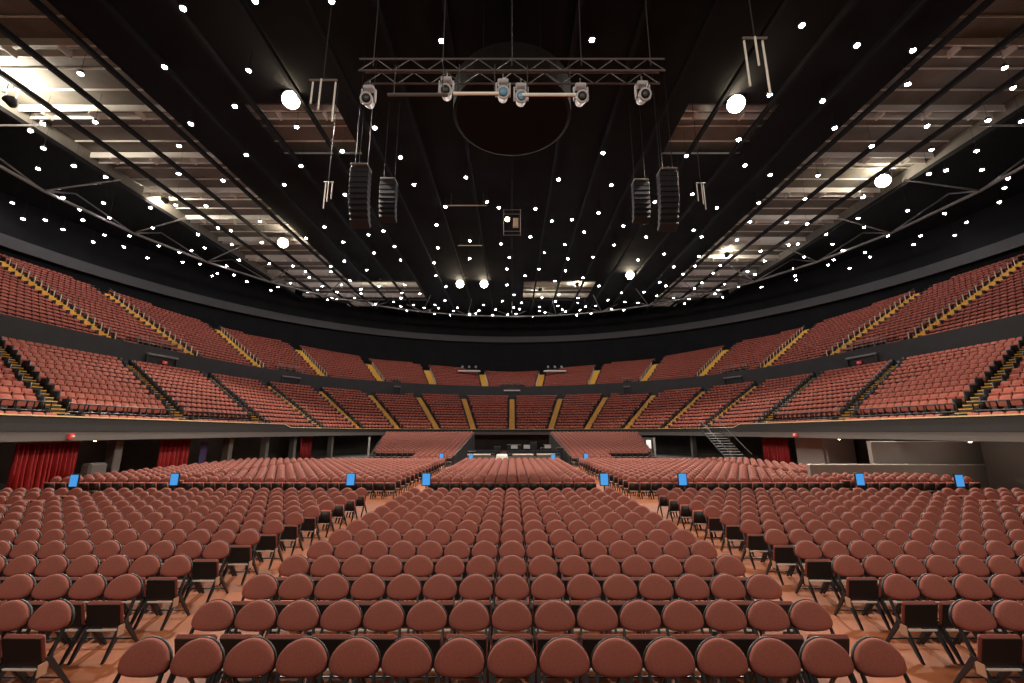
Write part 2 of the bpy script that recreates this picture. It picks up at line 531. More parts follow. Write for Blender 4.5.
# floor, outer wall, ring beam, roof deck
OC, OR = (0.0, 36.8), 56.0
def disc(r, z, n=96, up=True):
    vs = [(OC[0] + r * math.cos(2 * PI * k / n), OC[1] + r * math.sin(2 * PI * k / n), z) for k in range(n)]
    return vs, [tuple(range(n)) if up else tuple(range(n - 1, -1, -1))]
v, f = disc(OR, 0.0)
struct(link('floor', mesh_of('floor', v, f, M['floor'])))
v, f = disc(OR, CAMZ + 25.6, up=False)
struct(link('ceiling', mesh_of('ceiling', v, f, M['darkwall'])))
struct(MB().box((0, 40, CAMZ + 25.52), (78.0, 94.0, 0.1)).build('ceiling_deck', M['deck']))
n = 96
mb = MB()
ang = [2 * PI * k / n for k in range(n)]
ringp = lambda r, z: [(OC[0] + r * math.cos(a), OC[1] + r * math.sin(a), z) for a in ang]
mb.loft([ringp(OR, -0.0), ringp(OR, CAMZ + 25.6)], False, False)
struct(mb.build('wall_outer', M['darkwall']))
mb = MB()
mb.loft([ringp(OR - .05, CAMZ + 19.6), ringp(OR - 0.9, CAMZ + 19.6), ringp(OR - 0.9, CAMZ + 20.9), ringp(OR - .05, CAMZ + 20.9), ringp(OR - .05, CAMZ + 19.6)], False, False)
struct(mb.build('trim_2', M['ring']))

# ------------------------------------------------------------------ bowl seats
def seat_back_outline(n):
    pts = []
    for k in range(n):
        t = 2 * PI * (k + .5) / n
        c, s_ = math.cos(t), math.sin(t)
        e = 2 / 4.5
        pts.append((math.copysign(abs(c) ** e, c) * 0.268, math.copysign(abs(s_) ** e, s_) * 0.262))
    return pts
SR = math.radians(14)
def bowl_back(n, mb=None, mi=0):
    mb = mb or MB()
    rings = []
    prof = ((0.9, 0.045), (1.0, 0.025), (1.0, -0.02), (0.93, -0.04)) if n > 12 else ((1.0, 0.03), (1.0, -0.02), (0.93, -0.04))
    for s, y in prof:
        ring = []
        for x, z in back_scaled(n, s):
            zz = z + 0.255
            ring.append((x, y + zz * math.sin(SR) + 0.0, 0.36 + zz * math.cos(SR)))
        rings.append(ring)
    return mb.loft(rings, True, True, mi)
def back_scaled(n, s):
    return [(x * s, z * s) for x, z in seat_back_outline(n)]
BS_ROT = Matrix.Rotation(math.radians(10), 3, 'X')
def bowl_seat(mb=None, mi=0, bevel=0.03):
    mb = mb or MB()
    return mb.box((0, -0.075, 0.455), (0.525, 0.09, 0.33), BS_ROT, mi, bevel)
def bowl_standard(mb=None, mi=0):
    mb = mb or MB()
    mb.box((0.280, 0.0, 0.30), (0.022, 0.30, 0.60), None, mi)
    return mb
def bowl_end(sx):
    mb = MB()
    mb.box((sx * 0.33, -0.02, 0.42), (0.06, 0.52, 0.84), None, 1)
    return mb
def bowl_low():
    mb = MB()
    bowl_back(10, mb, 0); bowl_seat(mb, 0, 0.025); bowl_standard(mb, 1)
    return mb
SEATW = 0.56
seats = []
def row_seats(pt_fn, zf, tier, row, u0, u1, block):
    """seats along the row curve between the aisles at u0 and u1 (aisle half width taken off)"""
    us = np.linspace(u0, u1, 41)
    pts = np.array([pt_fn(u)[:2] for u in us])
    seg = np.linalg.norm(np.diff(pts, axis=0), axis=1)
    cum = np.concatenate([[0], np.cumsum(seg)])
    L = cum[-1] - 2 * (0.76 if tier == 'up' else 0.66 if abs(u0) < 6 else 0.52)
    n = int(L / SEATW)
    if n < 1: return
    st = (cum[-1] - n * SEATW) / 2 + SEATW / 2
    for j in range(n):
        d = st + j * SEATW
        x, y = np.interp(d, cum, pts[:, 0]), np.interp(d, cum, pts[:, 1])
        i = min(np.searchsorted(cum, d), len(cum) - 1)
        t = pts[i] - pts[i - 1]
        rz = math.atan2(t[1], t[0])
        # seats look inward: local -Y towards the arena centre
        nx, ny = math.sin(rz), -math.cos(rz)
        flip = nx * (0 - x) + ny * (30 - y) < 0
        if flip: rz += PI
        u = float(np.interp(d, cum, us))
        seats.append(dict(x=x, y=y, z=zf(u), rz=rz, tier=tier, row=row, j=j, n=n, block=block, u=u, flip=flip))
LOW_AISLE = [-9, -8, -7, -6, -5, -4, -3, -2, -1, 0, 1, 2, 3, 4, 5, 6, 7, 8, 9]
for i in range(NL):
    fr = (i + 0.62) / NL
    for b in range(len(LOW_AISLE) - 1):
        u0, u1 = LOW_AISLE[b], LOW_AISLE[b + 1]
        if i == 2 and min(abs(u0), abs(u1)) >= 6: continue        # cross aisle on the long sides
        row_seats(lambda u: low_pt(u, fr), lambda u, i=i: low_z(i), 'low', i, u0, u1, b)
UP_AISLE = [-9, -8, -7, -6, -5, -4, -3, -2, -1, 1, 2, 3, 4, 5, 6, 7, 8, 9]
VOM = [(-6.75, -6.2), (6.2, 6.75), (-4.75, -4.35), (4.35, 4.75), (-0.5, 0.5), (-2.8, -2.62), (2.62, 2.8)]
for k in range(NU):
    for b in range(len(UP_AISLE) - 1):
        u0, u1 = UP_AISLE[b], UP_AISLE[b + 1]
        def pt(u, k=k):
            a, d, L, g = up_dir(u)
            return a + d * (k + 0.62) * UD
        row_seats(pt, lambda u, k=k: ZU0 + up_dir(u)[3] * k * UD, 'up', k, u0, u1, b)
def keep(s):
    if s['tier'] == 'up':
        r = math.hypot(s['x'] - OC[0], s['y'] - OC[1])
        if r > OR - 1.3: return False
        if s['row'] < 2 and any(a_ < s['u'] < b_ for a_, b_ in VOM): return False
    return True
seats = [s for s in seats if keep(s)]
print('bowl seats', len(seats), 'floor chairs', len(chairs))
def seat_rank(s):
    u, v, zc = project((s['x'], s['y'], s['z'] + 0.6))
    if zc < 0.5 or not (-8 < u < 1032): return 1e9
    if s['tier'] == 'low' and s['row'] == 0: return zc + 40      # mostly behind the parapet
    return zc
ranked = sorted(seats, key=seat_rank)
sing = [s for s in ranked if seat_rank(s) < 1e8][:300]
sid = {id(s) for s in sing}
me_back = bowl_back(20).mesh('backrest', M['seatcloth'], True)
me_seat = bowl_seat().mesh('seat', M['seatcloth'])
me_std = bowl_standard().mesh('side_standard', M['black'])
seat0 = link('stadium_seat', None)
for nm, me in (('backrest', me_back), ('seat', me_seat), ('side_standard', me_std)):
    link(nm, me, seat0)
index_children(seat0)
for i, s in enumerate(sing):
    s['obj'] = seat0 if i == 0 else copy_tree(seat0)
for s in sing:
    o = s['obj']
    o.location = (s['x'], s['y'], s['z']); o.rotation_euler = (0, 0, s['rz'])
    nb = len(LOW_AISLE) - 1
    left = s['x'] < 0
    bl = (s['block'] + 1) if left else nb - s['block']
    j = s['j'] + 1 if left else s['n'] - s['j']
    rw = s['row'] + 1 if s['row'] < 2 else s['row']
    sd = 'left' if left else 'right'
    # blocks are counted inwards from the edge of the picture
    tag(o, f"red tip-up seat, {ordinal(j)} from edge side, {ordinal(rw)} row up, {ordinal(bl)} lower block from {sd} edge", 'seat', f'red tip-up seats of the lower {sd} stand')
places = [(0, s['x'], s['y'], s['z'], s['rz']) for s in seats if id(s) not in sid]
# black end panels beside the aisles
for s in seats:
    if s['j'] == 0 or s['j'] == s['n'] - 1:
        low_side = (s['j'] == 0) != s['flip']
        places.append((1 if low_side else 2, s['x'], s['y'], s['z'], s['rz']))
o = link('stadium_seats', scatter_mesh('stadium_seats', [bowl_low(), bowl_end(-1), bowl_end(1)], places, [M['seatcloth'], M['black']]))
tag(o, 'mass of red tip-up seats filling both tiers of the bowl', 'seats')
o['kind'] = 'stuff'

# ------------------------------------------------------------------ aisle stairs
def stairs_mesh(ptz, n, width, tread='step'):
    """ptz(i) -> (x, y, z) of the front of step i; n steps; yellow front edge on each"""
    vs, fs, mi = [], [], []
    P = [np.array(ptz(i)) for i in range(n + 1)]
    prev = None
    rows = []
    for i in range(n):
        d = P[i + 1][:2] - P[i][:2]; L = np.linalg.norm(d); d /= L
        w = np.array([-d[1], d[0]]) * width / 2
        z0, z1 = P[i][2], P[i + 1][2]
        for h in range(2):           # two steps to each seat row
            a = P[i][:2] + d * L * h / 2
            b = P[i][:2] + d * L * (h + 1) / 2
            e = a + d * L * 0.17
            z = z0 + (z1 - z0) * (h + 1) / 2 + 0.02
            zb = z0 + (z1 - z0) * h / 2 + 0.02 if rows else z0 + 0.001
            rows += [(a, w, zb), (a, w, z - 0.05), (a, w, z), (e, w, z), (b, w, z)]
    for a, w, z in rows:
        vs += [(a[0] + w[0], a[1] + w[1], z), (a[0] - w[0], a[1] - w[1], z)]
    for r in range(len(rows) - 1):
        fs.append((2 * r, 2 * r + 1, 2 * r + 3, 2 * r + 2))
        mi.append(0 if r % 5 in (0, 3) else 1)
        if r % 5 == 4: mi[-1] = 0
    return mesh_of('steps', vs, fs, [M[tread], M['yellow']], False, mi)
def side_name(u):
    return 'left' if u < 0 else 'right'
for u in range(-8, 9):
    P = lambda i, u=u: (*low_pt(u, max(i, .45) / NL)[:2], low_z(min(i, NL - 1)) if i < NL else low_z(NL - 1))
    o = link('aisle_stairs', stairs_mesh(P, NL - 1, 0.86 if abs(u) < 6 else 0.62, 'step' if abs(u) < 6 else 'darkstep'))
    if u == 0: lab = 'tan stairs straight up the middle of the lower far stand'
    else: lab = f"yellow-edged lower tier stairs, {ordinal(abs(u))} to the {side_name(u)} of the middle stairs"
    tag(o, lab, 'stairs', 'stairs of the lower tier')
for u in UP_AISLE[1:-1]:
    a, d, L, g = up_dir(u)
    n = int(min(L, NU * UD) / UD)
    P = lambda i: (a[0] + d[0] * max(i, .25) * UD, a[1] + d[1] * max(i, .25) * UD, ZU0 + g * i * UD)
    e = empty('aisle_stairs', (*a, ZU0), 0, f"yellow-edged upper tier stairs with pale posts, {ordinal(abs(u))} to the {side_name(u)} of centre", 'stairs', 'stairs of the upper tier')
    s = link('steps', stairs_mesh(P, n, 1.15, 'upstep'), e, (-a[0], -a[1], -ZU0))
    # pale handrail posts down one edge, with a dark rail
    w = np.array([-d[1], d[0]])
    sg = 1 if (w[1] > 0) else -1
    pts = []
    for i in range(0, n + 1, 1):
        q = np.array(P(i)); q[:2] += sg * w * 0.60
        pts.append(q)
    for i in range(1, n):
        q = pts[i] - np.array([a[0], a[1], ZU0])
        MB().rod((q[0], q[1], q[2] - 0.02), (q[0], q[1], q[2] + 0.95), 0.045, 6).build('handrail_post', M['post'], e)
        q2 = pts[min(i + 1, n)] - np.array([a[0], a[1], ZU0])
        MB().rod((q[0], q[1], q[2] + 0.9), (q2[0], q2[1], q2[2] + 0.9), 0.025, 6).build('handrail', M['steel'], e)

# ------------------------------------------------------------------ small ceiling lamps
STARS = """80.6,73.8 183,8.5 164.6,67.3 248.6,70.6 255,1 331.6,1.3 441.5,41 592,40 801.8,25.4 857,45.6 912.9,50.6 1004.8,67.9 907.9,84.4 1013,88
42.8,123.8 30.4,130.9 95,122.1 43.4,148.4 38,168.8 74,165.9 190.8,123.8 179,146 234.9,106.3 246.5,155 374.8,128 342.3,151.3 301,166 296.6,127
400.6,157.5 602.9,153 686.3,156 738.8,139.6 745,165.4 822.6,101 834.6,128 871.8,146.3 769.9,95 927,126.3 931.6,149.8 988,120.6 1021.6,121.3 976.6,151 982,169.8 946,170.5
12.5,202.8 22.9,218.8 45.3,220 63,197.5 79.8,209.5 82.9,220 62.9,229.4 103.5,203 109.5,217.8 104.4,235 93,241.9 124,247 105.6,177
178.6,173.8 223,180.6 206,206 175.5,205 150.5,207.8 152.8,227.9 129.5,235.9 198.3,234.6 218,228 230.9,230.6 231.8,244.6 204.5,247.8 191.5,250.6 179.6,252.5 159,246
284,184.8 345,194.6 380.4,202.9 324.4,226.9 306,238.4 368.5,234.8 343,242 259.8,221.5 261.6,242.5 383.5,231 374,253
414,184.8 466,177.5 445.6,207 486.8,202 499,207.9 436.5,225 469.6,241 437.8,247.8 394.4,246.6 501,243.8
558.6,179.6 611.4,185.3 535.4,208.8 598.6,212.8 552,221 584,231.9 530.4,236.9 565,244.6 614,245 623.5,226 544.5,252.8 571.8,219.8
661,190 655,201.9 692.5,194.4 716.9,208 758.8,203 750,221.9 693.8,230 701.6,236.9 646,237 737,240 664,254
770,175 818,175.6 805,199 786.5,222.5 807,224 858,218.5 863.9,227.5 826,234.6 832.4,244.4 788.6,245 797.8,244 842.4,250.4 865,252.5 888,235.6 863,197.5
929,174 1008,178.5 1004.5,188 999.5,202 907.5,210.6 944.4,213.5 966.4,222.5 954.8,235.4 920.6,235.9 913.5,244.6
147.4,257.8 182.6,262 200,264 212.4,275.9 217.4,273.5 226.5,265.9 239,260 234,275 247,281.5
269.5,263.8 293,266 305.4,271.5 309.5,277.5 290.6,283 278,286.9 271,290.4 294.8,288.5 307.9,292 317.6,289.8 322.3,286 330.6,266.6 331,271.5 344.5,261 350,280.6 341.6,284.8 337,292 337,299 332,297.8 327.6,299.8 354.8,298 356,302 360.8,289.4 361,293.5 375.4,304 379,286 366.6,270
400.5,260 434,262.5 435.9,275.6 469.6,258.5 509.4,257.5 507,269 507,285 404.4,284.8 402,293 401,298 393.8,301.9 400.6,306.5 407,310.6 413.6,305 424,307.8 419.9,293.8 435,304.8 438.4,308 434.6,314 444.9,300.6 457.4,307.8 453.4,311 450,315 469.6,314 476,313.4 478.8,310.6 483.6,305 502.4,300.9 495.6,309.4 492.8,315 507.8,314.4 446,286.6
567.9,258.8 593,256.9 538.9,269 565.5,270.9 525.4,275.9 554.8,281 582.9,277.8 599,285.9 514,295 541.8,297.5 559,294.6 555.5,301.6 521.6,303 513.6,307.5 519.5,309 516,314 539.5,307 539.5,310.9 545,312.5 533,316.5 557.9,306 562.6,309.6 565.5,311.5 578,298 577.9,303 579.9,310 576.6,315 585.5,306.5 590.8,313.4 596,305.9 607.9,300 611.6,308.8 621.6,292.8 624.9,301.9 624,310 638,302.8 637.9,307 638,260
673.8,267 682.9,274 698.8,256.5 695,266 659.8,282 665.9,285.9 644,292 656.9,296 673.4,297.8 689,298.8 684.4,303.5 694.6,288.4 701.9,282.8 713.5,273 720.4,265.6 724.6,284 718.4,290 715,293.8 722.8,297 738.8,286.6 747.5,271.5 755,274.4 760.6,251 764.6,260.9 761.6,287
804,257 793.4,268.8 795,275.9 796.4,280 769.5,276.9 833.6,259.8 828,264.8 849.5,268.4 870,256.9"""
STARS = [tuple(float(q) for q in w.split(',')) for w in STARS.split()]
STARZ = 23.0
FLOODS = [  # px, py in the photograph, whether it is turned to the stage, where
    (291, 100, True, 'large upper left'), (736, 104, True, 'large upper right'), (283, 243, True, 'large lower left'), (883, 181, True, 'big right-hand'),
    (630, 275, True, 'large lower right'), (460, 284, True, 'twin middle left'), (484, 284, True, 'twin middle right'),
    (165, 199, False, 'left edge'), (10, 100, False, 'far left edge'), (727, 254, False, 'far right panel'), (380, 277, False, 'low left panel'),
    (540, 289, False, 'low centre panel'), (577, 284, False, 'low right panel')]
def lamp_mesh(r):
    a = MB().lathe([(r * .55, .26), (r * 1.25, .22), (r * 1.3, 0.02), (r * 1.08, 0.0), (r * 1.05, 0.03)], (0, 0, 0), (0, 0, 1), 12, cap1=True).mesh('housing', M['black'])
    return a
ST_MB = MB()
ST_MB.lathe([(0.09, 0.26), (0.155, 0.2), (0.165, 0.03), (0.15, 0.02)], (0, 0, 0), (0, 0, 1), 10, 0, True, False)
ST_MB.lathe([(0.15, 0.02), (0.135, -0.04), (0.08, -0.08), (0.02, -0.09)], (0, 0, 0), (0, 0, 1), 10, 1, False, True)
ST_MB.rod((0, 0, 0.25), (0, 0, 2.6), 0.012, 4, mi=0)
st_me = ST_MB.mesh('ceiling_lamp', [M['black'], M['star']])
marks = [(f[0], f[1], n) for f, n in zip(FLOODS, ['upper left floodlight', 'upper right floodlight', 'lower left floodlight', 'far right floodlight', 'lower right floodlight', 'twin floodlights', 'twin floodlights'])]
marks = marks[:6] + [(512, 218, 'central rigging pod'), (510, 93, 'long lighting truss'), (60, 215, 'far left ceiling edge'), (960, 215, 'far right ceiling edge'), (800, 250, 'right stand below'), (190, 250, 'left stand below')]
DIRS = ['to the right of', 'upper right of', 'above', 'upper left of', 'to the left of', 'lower left of', 'below', 'lower right of']
buckets = {}
for i, (px, py) in enumerate(STARS):
    k = min(range(len(marks)), key=lambda q: math.hypot(px - marks[q][0], py - marks[q][1]))
    dx, dy = px - marks[k][0], marks[k][1] - py
    d = int(round(math.atan2(dy, dx) / (PI / 4))) % 8
    buckets.setdefault((k, d), []).append((math.hypot(dx, dy), i))
slabel = {}
for (k, d), lst in buckets.items():
    for q, (_, i) in enumerate(sorted(lst)):
        slabel[i] = f"tiny white ceiling lamp, {ordinal(q + 1)} {DIRS[d]} the {marks[k][2]}"
for i, (px, py) in enumerate(STARS):
    p = on_height(px, py, STARZ)
    o = link('ceiling_lamp', st_me, None, p)
    tag(o, slabel[i], 'lamp', 'tiny white lamps hung all over the ceiling')

# ------------------------------------------------------------------ big floodlights
def floodlight(px, py, face, i):
    p = on_height(px, py, 24.55 if i == 3 else 24.0 if face else 23.4 if i == 8 else 24.75)
    R = 0.62 if face else 0.36
    root = empty('ceiling_floodlight', p, 0, FLOOD_LABEL[i], 'floodlight', 'big floodlights under the roof')
    if face:
        d = (Vector((0, 4, CAMZ)) - p).normalized()
    else:
        out = Vector((p.x, p.y - 36.8, 0)).normalized()
        d = (out * 0.5 + Vector((0, 0, 0.85))).normalized()
    q = d.to_track_quat('Z', 'Y').to_matrix()
    h = MB()
    n = 20
    h.lathe([(R * .35, -.55), (R * .62, -.5), (R * .95, -.12), (R, 0.0), (R * 1.08, 0.02), (R * 1.08, 0.06), (R * .98, 0.06), (R * .96, -.02)], (0, 0, 0), d, n, 0, True, False)
    h.build('housing', M['black'], root, True)
    l = MB(); l.lathe([(R * .97, -.03), (R * .8, 0.05), (R * .4, 0.10), (0.02, .115)], (0, 0, 0), d, n, 0, False, True)
    l.build('lens', M['flood'], root, True)
    y = MB()
    side = d.orthogonal().normalized() if abs(d.z) > .95 else d.cross(Vector((0, 0, 1))).normalized()
    a, b = side * (R * 1.15), -side * (R * 1.15)
    t = Vector((0, 0, 0.95))
    y.rod(a, a + t, .035, 6); y.rod(b, b + t, .035, 6); y.rod(a * 1.05 + t, b * 1.05 + t, .035, 6); y.rod(t, t + Vector((0, 0, .7)), .04, 6)
    y.build('yoke', M['blackmetal'], root)
    return root, p, d
FLOOD_LABEL = ['big glaring floodlight in the upper left of the ceiling', 'big glaring floodlight in the upper right of the ceiling',
    'big glaring floodlight in the lower left of the ceiling over the far left stand', 'big floodlight under the brightly lit roof patch at far right',
    'big glaring floodlight in the lower right of the ceiling', 'left one of the twin floodlights above the middle stairs', 'right one of the twin floodlights above the middle stairs',
    'floodlight lighting the long white streak at the left roof edge', 'floodlight at the left edge of the picture below the lit beams', 'floodlight lighting the ragged white roof patch right of centre',
    'floodlight lighting the low white roof patch left of centre', 'floodlight lighting the left one of two white patches at centre', 'floodlight lighting the right one of two white patches at centre']
SPILL = [120, 120, 420, 700, 260, 200, 200, 2600, 3400, 1300, 900, 700, 700]
MAIN = [30000, 30000, 20000, 12000, 20000, 10000, 10000]
def lamp_light(kind, root, loc, energy, d=None, size=0.4, angle=130):
    ld = bpy.data.lights.new('flood_light', kind)
    ld.energy = energy
    ld.color = (1.0, 0.90, 0.77)
    ld.shadow_soft_size = size
    lo = link('flood_light', ld, root, loc)
    if kind == 'SPOT':
        ld.spot_size = math.radians(angle); ld.spot_blend = 0.6
        lo.rotation_euler = d.to_track_quat('-Z', 'Y').to_euler()
    return lo
for i, (px, py, face, w) in enumerate(FLOODS):
    root, p, d = floodlight(px, py, face, i)
    lamp_light('POINT', root, d * 0.75, SPILL[i])
    if face:
        aim = (Vector((p.x * 0.45, p.y * 0.60 + (2 if i < 2 else 4), 0)) - p).normalized()
        lamp_light('SPOT', root, aim * 0.9, MAIN[i], aim, angle=105)
# unseen floodlights added above the stage to light the chair fronts
for x, y, z in ((-13, -8, 17), (-4.5, -9, 17.5), (4.5, -9, 17.5), (13, -8, 17)):
    p = Vector((x, y, z))
    root = empty('hanging_fill_flood', p, 0, 'black stage floodlight hung above the stage behind the viewer', 'floodlight', 'stage floodlights above the stage')
    d = (Vector((x * 0.75, 36, 0)) - p).normalized()
    MB().lathe([(.15, -.5), (.3, -.45), (.36, 0), (.38, .05), (.34, .05)], (0, 0, 0), d, 16, 0, True, False).build('housing', M['black'], root, True)
    MB().lathe([(.33, .02), (.2, .05), (.02, .06)], (0, 0, 0), d, 16).build('lens', M['flood'], root, True)
    MB().rod((0, 0, .3), (0, 0, 8), .03, 6).build('hanging_pole', M['chain'], root)
    lamp_light('SPOT', root, d * 0.5, 4100, d, 0.4, 84)

# ------------------------------------------------------------------ roof steel
ZD = CAMZ + 25.46
def chord_x(y):      # half width of the roof at this depth
    q = (OR - 1.0) ** 2 - (y - OC[1]) ** 2
    return math.sqrt(q) if q > 0 else 0
k = 0
y = 6.0
while y < 90:
    hw = min(39.0, chord_x(y))
    big = k % 3 == 0
    mb = MB()
    if big:
        for dy in (-0.42, 0.42):
            mb.box((0, y + dy, ZD - 0.40), (2 * hw, 0.10, 0.55))
        for j in range(int(2 * hw / 3.7)):
            mb.box((-hw + 3.7 * (j + .5), y, ZD - 0.6), (0.12, 0.8, 0.5))
    else:
        mb.box((0, y, ZD - 0.08), (2 * hw, 0.06, 0.14))
    struct(mb.build('ceiling_girder' if big else 'ceiling_purlin', M['purlin']))
    y += 1.92; k += 1
x = -39.0
while x <= 39.1:
    q = (OR - 1.0) ** 2 - x * x
    L = math.sqrt(q)
    y0_, y1_ = max(2.0, OC[1] - L), OC[1] + L
    mb = MB().box((x, (y0_ + y1_) / 2, ZD - 1.35), (0.26, y1_ - y0_, 0.34))
    struct(mb.build('ceiling_beam', M['beam']))
    x += 3.9
for x0, x1, y0_, y1_ in ((-27, 27, -4, 27.5), (-27, 27, 33.5, 66), (-27, 27, 76.5, 90), (-16, 2, 66, 76.5), (14, 27, 66, 76.5), (-27, -20.5, 27.5, 33.5), (-13.5, 13.5, 27.5, 33.5), (20.5, 27, 27.5, 33.5)):  # added black sheets stand in for shade; gaps where the deck is lit
    struct(MB().box(((x0 + x1) / 2, (y0_ + y1_) / 2, ZD - .95), (x1 - x0, y1_ - y0_, .05)).build('ceiling_shade_sheet', M['darkwall']))
for sgn in (-1, 1):
    struct(MB().box((sgn * 39.1, 42.0, ZD - .55), (.12, 60.0, 1.1)).build('ceiling_edge', M['deck']))
# ring truss near the roof edge: pipe chords with V struts
RT = 45.5
nodes = [Vector((OC[0] + RT * math.cos(2 * PI * k / 32), OC[1] + RT * math.sin(2 * PI * k / 32), CAMZ + 22.9)) for k in range(32)]
root = empty('ceiling_ring_truss', (OC[0], OC[1], CAMZ + 22.9), 0, 'grey pipe ring truss running round the dark edge of the ceiling', 'truss')
off = Vector((OC[0], OC[1], CAMZ + 22.9))
for k in range(32):
    a, b = nodes[k] - off, nodes[(k + 1) % 32] - off
    if a.y + OC[1] < 2 and b.y + OC[1] < 2: continue
    MB().rod(a, b, 0.15, 8).build('chord', M['pipe'], root)
    mid_ = Vector(((a.x + b.x) / 2 * 1.06, (a.y + b.y) / 2 * 1.06, 2.6))
    MB().rod(a, mid_, 0.09, 6).build('strut', M['pipe'], root)
    MB().rod(b, mid_, 0.09, 6).build('strut', M['pipe'], root)
    MB().rod(a, (a.x * .84, a.y * .84, 1.2), 0.08, 6).build('strut', M['pipe'], root)

# ------------------------------------------------------------------ lighting truss over the stage front
TY, TZ = 13.2, CAMZ + 12.9
root = empty('hanging_lighting_truss', (0, TY, TZ), 0, 'long aluminium box truss hung across the top with moving heads under it', 'truss')
TH = 5.6
for dy, dz in ((-.3, 0), (.3, 0), (-.3, .5), (.3, .5)):
    MB().rod((-TH, dy, dz), (TH, dy, dz), 0.035, 8).build('chord', M['truss'], root)
nb = 18
for face, (ya, yb) in enumerate(((-.3, -.3), (.3, .3))):
    mb = MB()
    for k in range(nb):
        x0, x1 = -TH + 2 * TH * k / nb, -TH + 2 * TH * (k + 1) / nb
        up = k % 2 == 0
        mb.rod((x0, ya, 0 if up else .5), (x1, yb, .5 if up else 0), 0.018, 6)
    mb.build('lacing', M['truss'], root)
for x in (-5.2, -2.6, 0, 2.6, 5.2):
    MB().rod((x, 0, .5), (x, 0, 12.0), 0.02, 6).build('hoist_chain', M['chain'], root)
# lower pipe with lit ends
def batten(x0, x1, y, z, lab, m, r=0.06):
    rt = empty('hanging_batten', ((x0 + x1) / 2, y, z), 0, lab, 'batten', 'pipe battens under the lighting truss')
    h = (x1 - x0) / 2
    MB().rod((-h, 0, 0), (h, 0, 0), r, 8).build('pipe', m, rt)
    for s in (-.8, .8):
        MB().rod((h * s, 0, 0), (h * s, 0, 1.2), 0.02, 6).build('dropper', M['chain'], rt)
batten(-4.3, -2.2, 12.4, CAMZ + 11.4, 'thin pipe batten below the left half of the lighting truss', M['truss'])
batten(-2.0, -0.45, 12.35, CAMZ + 11.4, 'short white batten below the lighting truss, just left of middle', M['white'])
batten(0.35, 2.2, 12.35, CAMZ + 11.35, 'short white batten below the lighting truss, just right of middle', M['white'])
def moving_head(px, py, blue, lab):
    p = on_height(px, py + 6, 12.0)
    rt = empty('hanging_moving_head', p, 0, lab, 'stage light', 'moving heads under the lighting truss')
    MB().box((0, 0, .62), (.40, .30, .16), None, 0, .04).build('base', M['head'], rt)
    for s in (-1, 1):
        MB().box((s * .25, 0, .30), (.06, .14, .56), None, 0, .02).build('yoke_arm', M['head'], rt)
    d = Vector((0.05, -1, -.35)).normalized()
    h = MB(); h.lathe([(.10, -.30), (.17, -.27), (.20, -.05), (.22, .16), (.24, .18), (.24, .26), (.20, .27)], (0, 0, 0.08), d, 14, 0, True, True)
    hd = h.build('head', M['head'], rt, True)
    l = MB(); l.lathe([(.17, .272), (.10, .31), (.02, .32)], (0, 0, .08), d, 14, 0, True, True)
    l.build('lens', M['lensblue'] if blue else M['black'], hd, True)
    MB().rod((0, 0, .7), (0, 0, .98), .03, 6).build('clamp', M['steel'], rt)
for px, py, bl, lab in ((368, 97, False, 'grey moving head farthest left under the lighting truss'), (446, 89, False, 'grey moving head second from left under the lighting truss'),
                        (503, 91, True, 'blue-lensed moving head left of the middle pair under the truss'), (521, 95, True, 'blue-lensed moving head right of the middle pair under the truss'),
                        (581, 95, False, 'grey moving head second from right under the lighting truss'), (643, 93, False, 'grey moving head farthest right under the lighting truss')):
    moving_head(px, py, bl, lab)

# dark round drum hung in the middle
rt = empty('hanging_drum', (0, 20.5, CAMZ + 17.2), 0, 'big dark round drum hung below the lighting truss in the middle', 'scoreboard')
MB().lathe([(3.1, 0), (3.3, .1), (3.3, 1.7), (3.1, 1.8), (1.2, 2.1)], (0, 0, 0), (0, 0, 1), 40).build('shell', M['darkwall'], rt)
for k in range(4):
    a = PI / 4 + k * PI / 2
    MB().rod((2.2 * math.cos(a), 2.2 * math.sin(a), 1.9), (2.2 * math.cos(a), 2.2 * math.sin(a), 8.0), .03, 6).build('hanging_cable', M['beam'], rt)

# speaker arrays and lit rigging pipes left and right
def line_array(px, py, z, n, lab):
    p = on_height(px, py, z)
    rt = empty('hanging_speaker_array', p, math.atan2(p.x, -p.y) * 0.0, lab, 'speaker', 'speaker arrays hung either side')
    yy, zz, a = 0.0, 0.0, 0.0
    for k in range(n):
        R_ = Matrix.Rotation(-a, 3, 'X')
        MB().box((0, yy, zz), (1.15, .62, .33), R_, 0, .03).build('cabinet', M['desk'], rt)
        zz -= .36 * math.cos(a); yy += .36 * math.sin(a) ; a += math.radians(1.2 + k * .55)
    MB().box((0, 0, .28), (1.05, .9, .12), None, 0, .02).build('rigging_frame', M['steel'], rt)
    for s in (-.4, .4):
        MB().rod((s, 0, .34), (s, 0, ZD - p.z - .5), .022, 6).build('hoist_chain', M['chain'], rt)
line_array(361, 172, 15.8, 10, 'long dark speaker array hung left of centre')
line_array(389, 185, 17.5, 8, 'shorter dark speaker array hung left of centre, nearer the middle')
line_array(667, 176, 15.8, 10, 'long dark speaker array hung right of centre')
line_array(640, 186, 17.5, 8, 'shorter dark speaker array hung right of centre, nearer the middle')
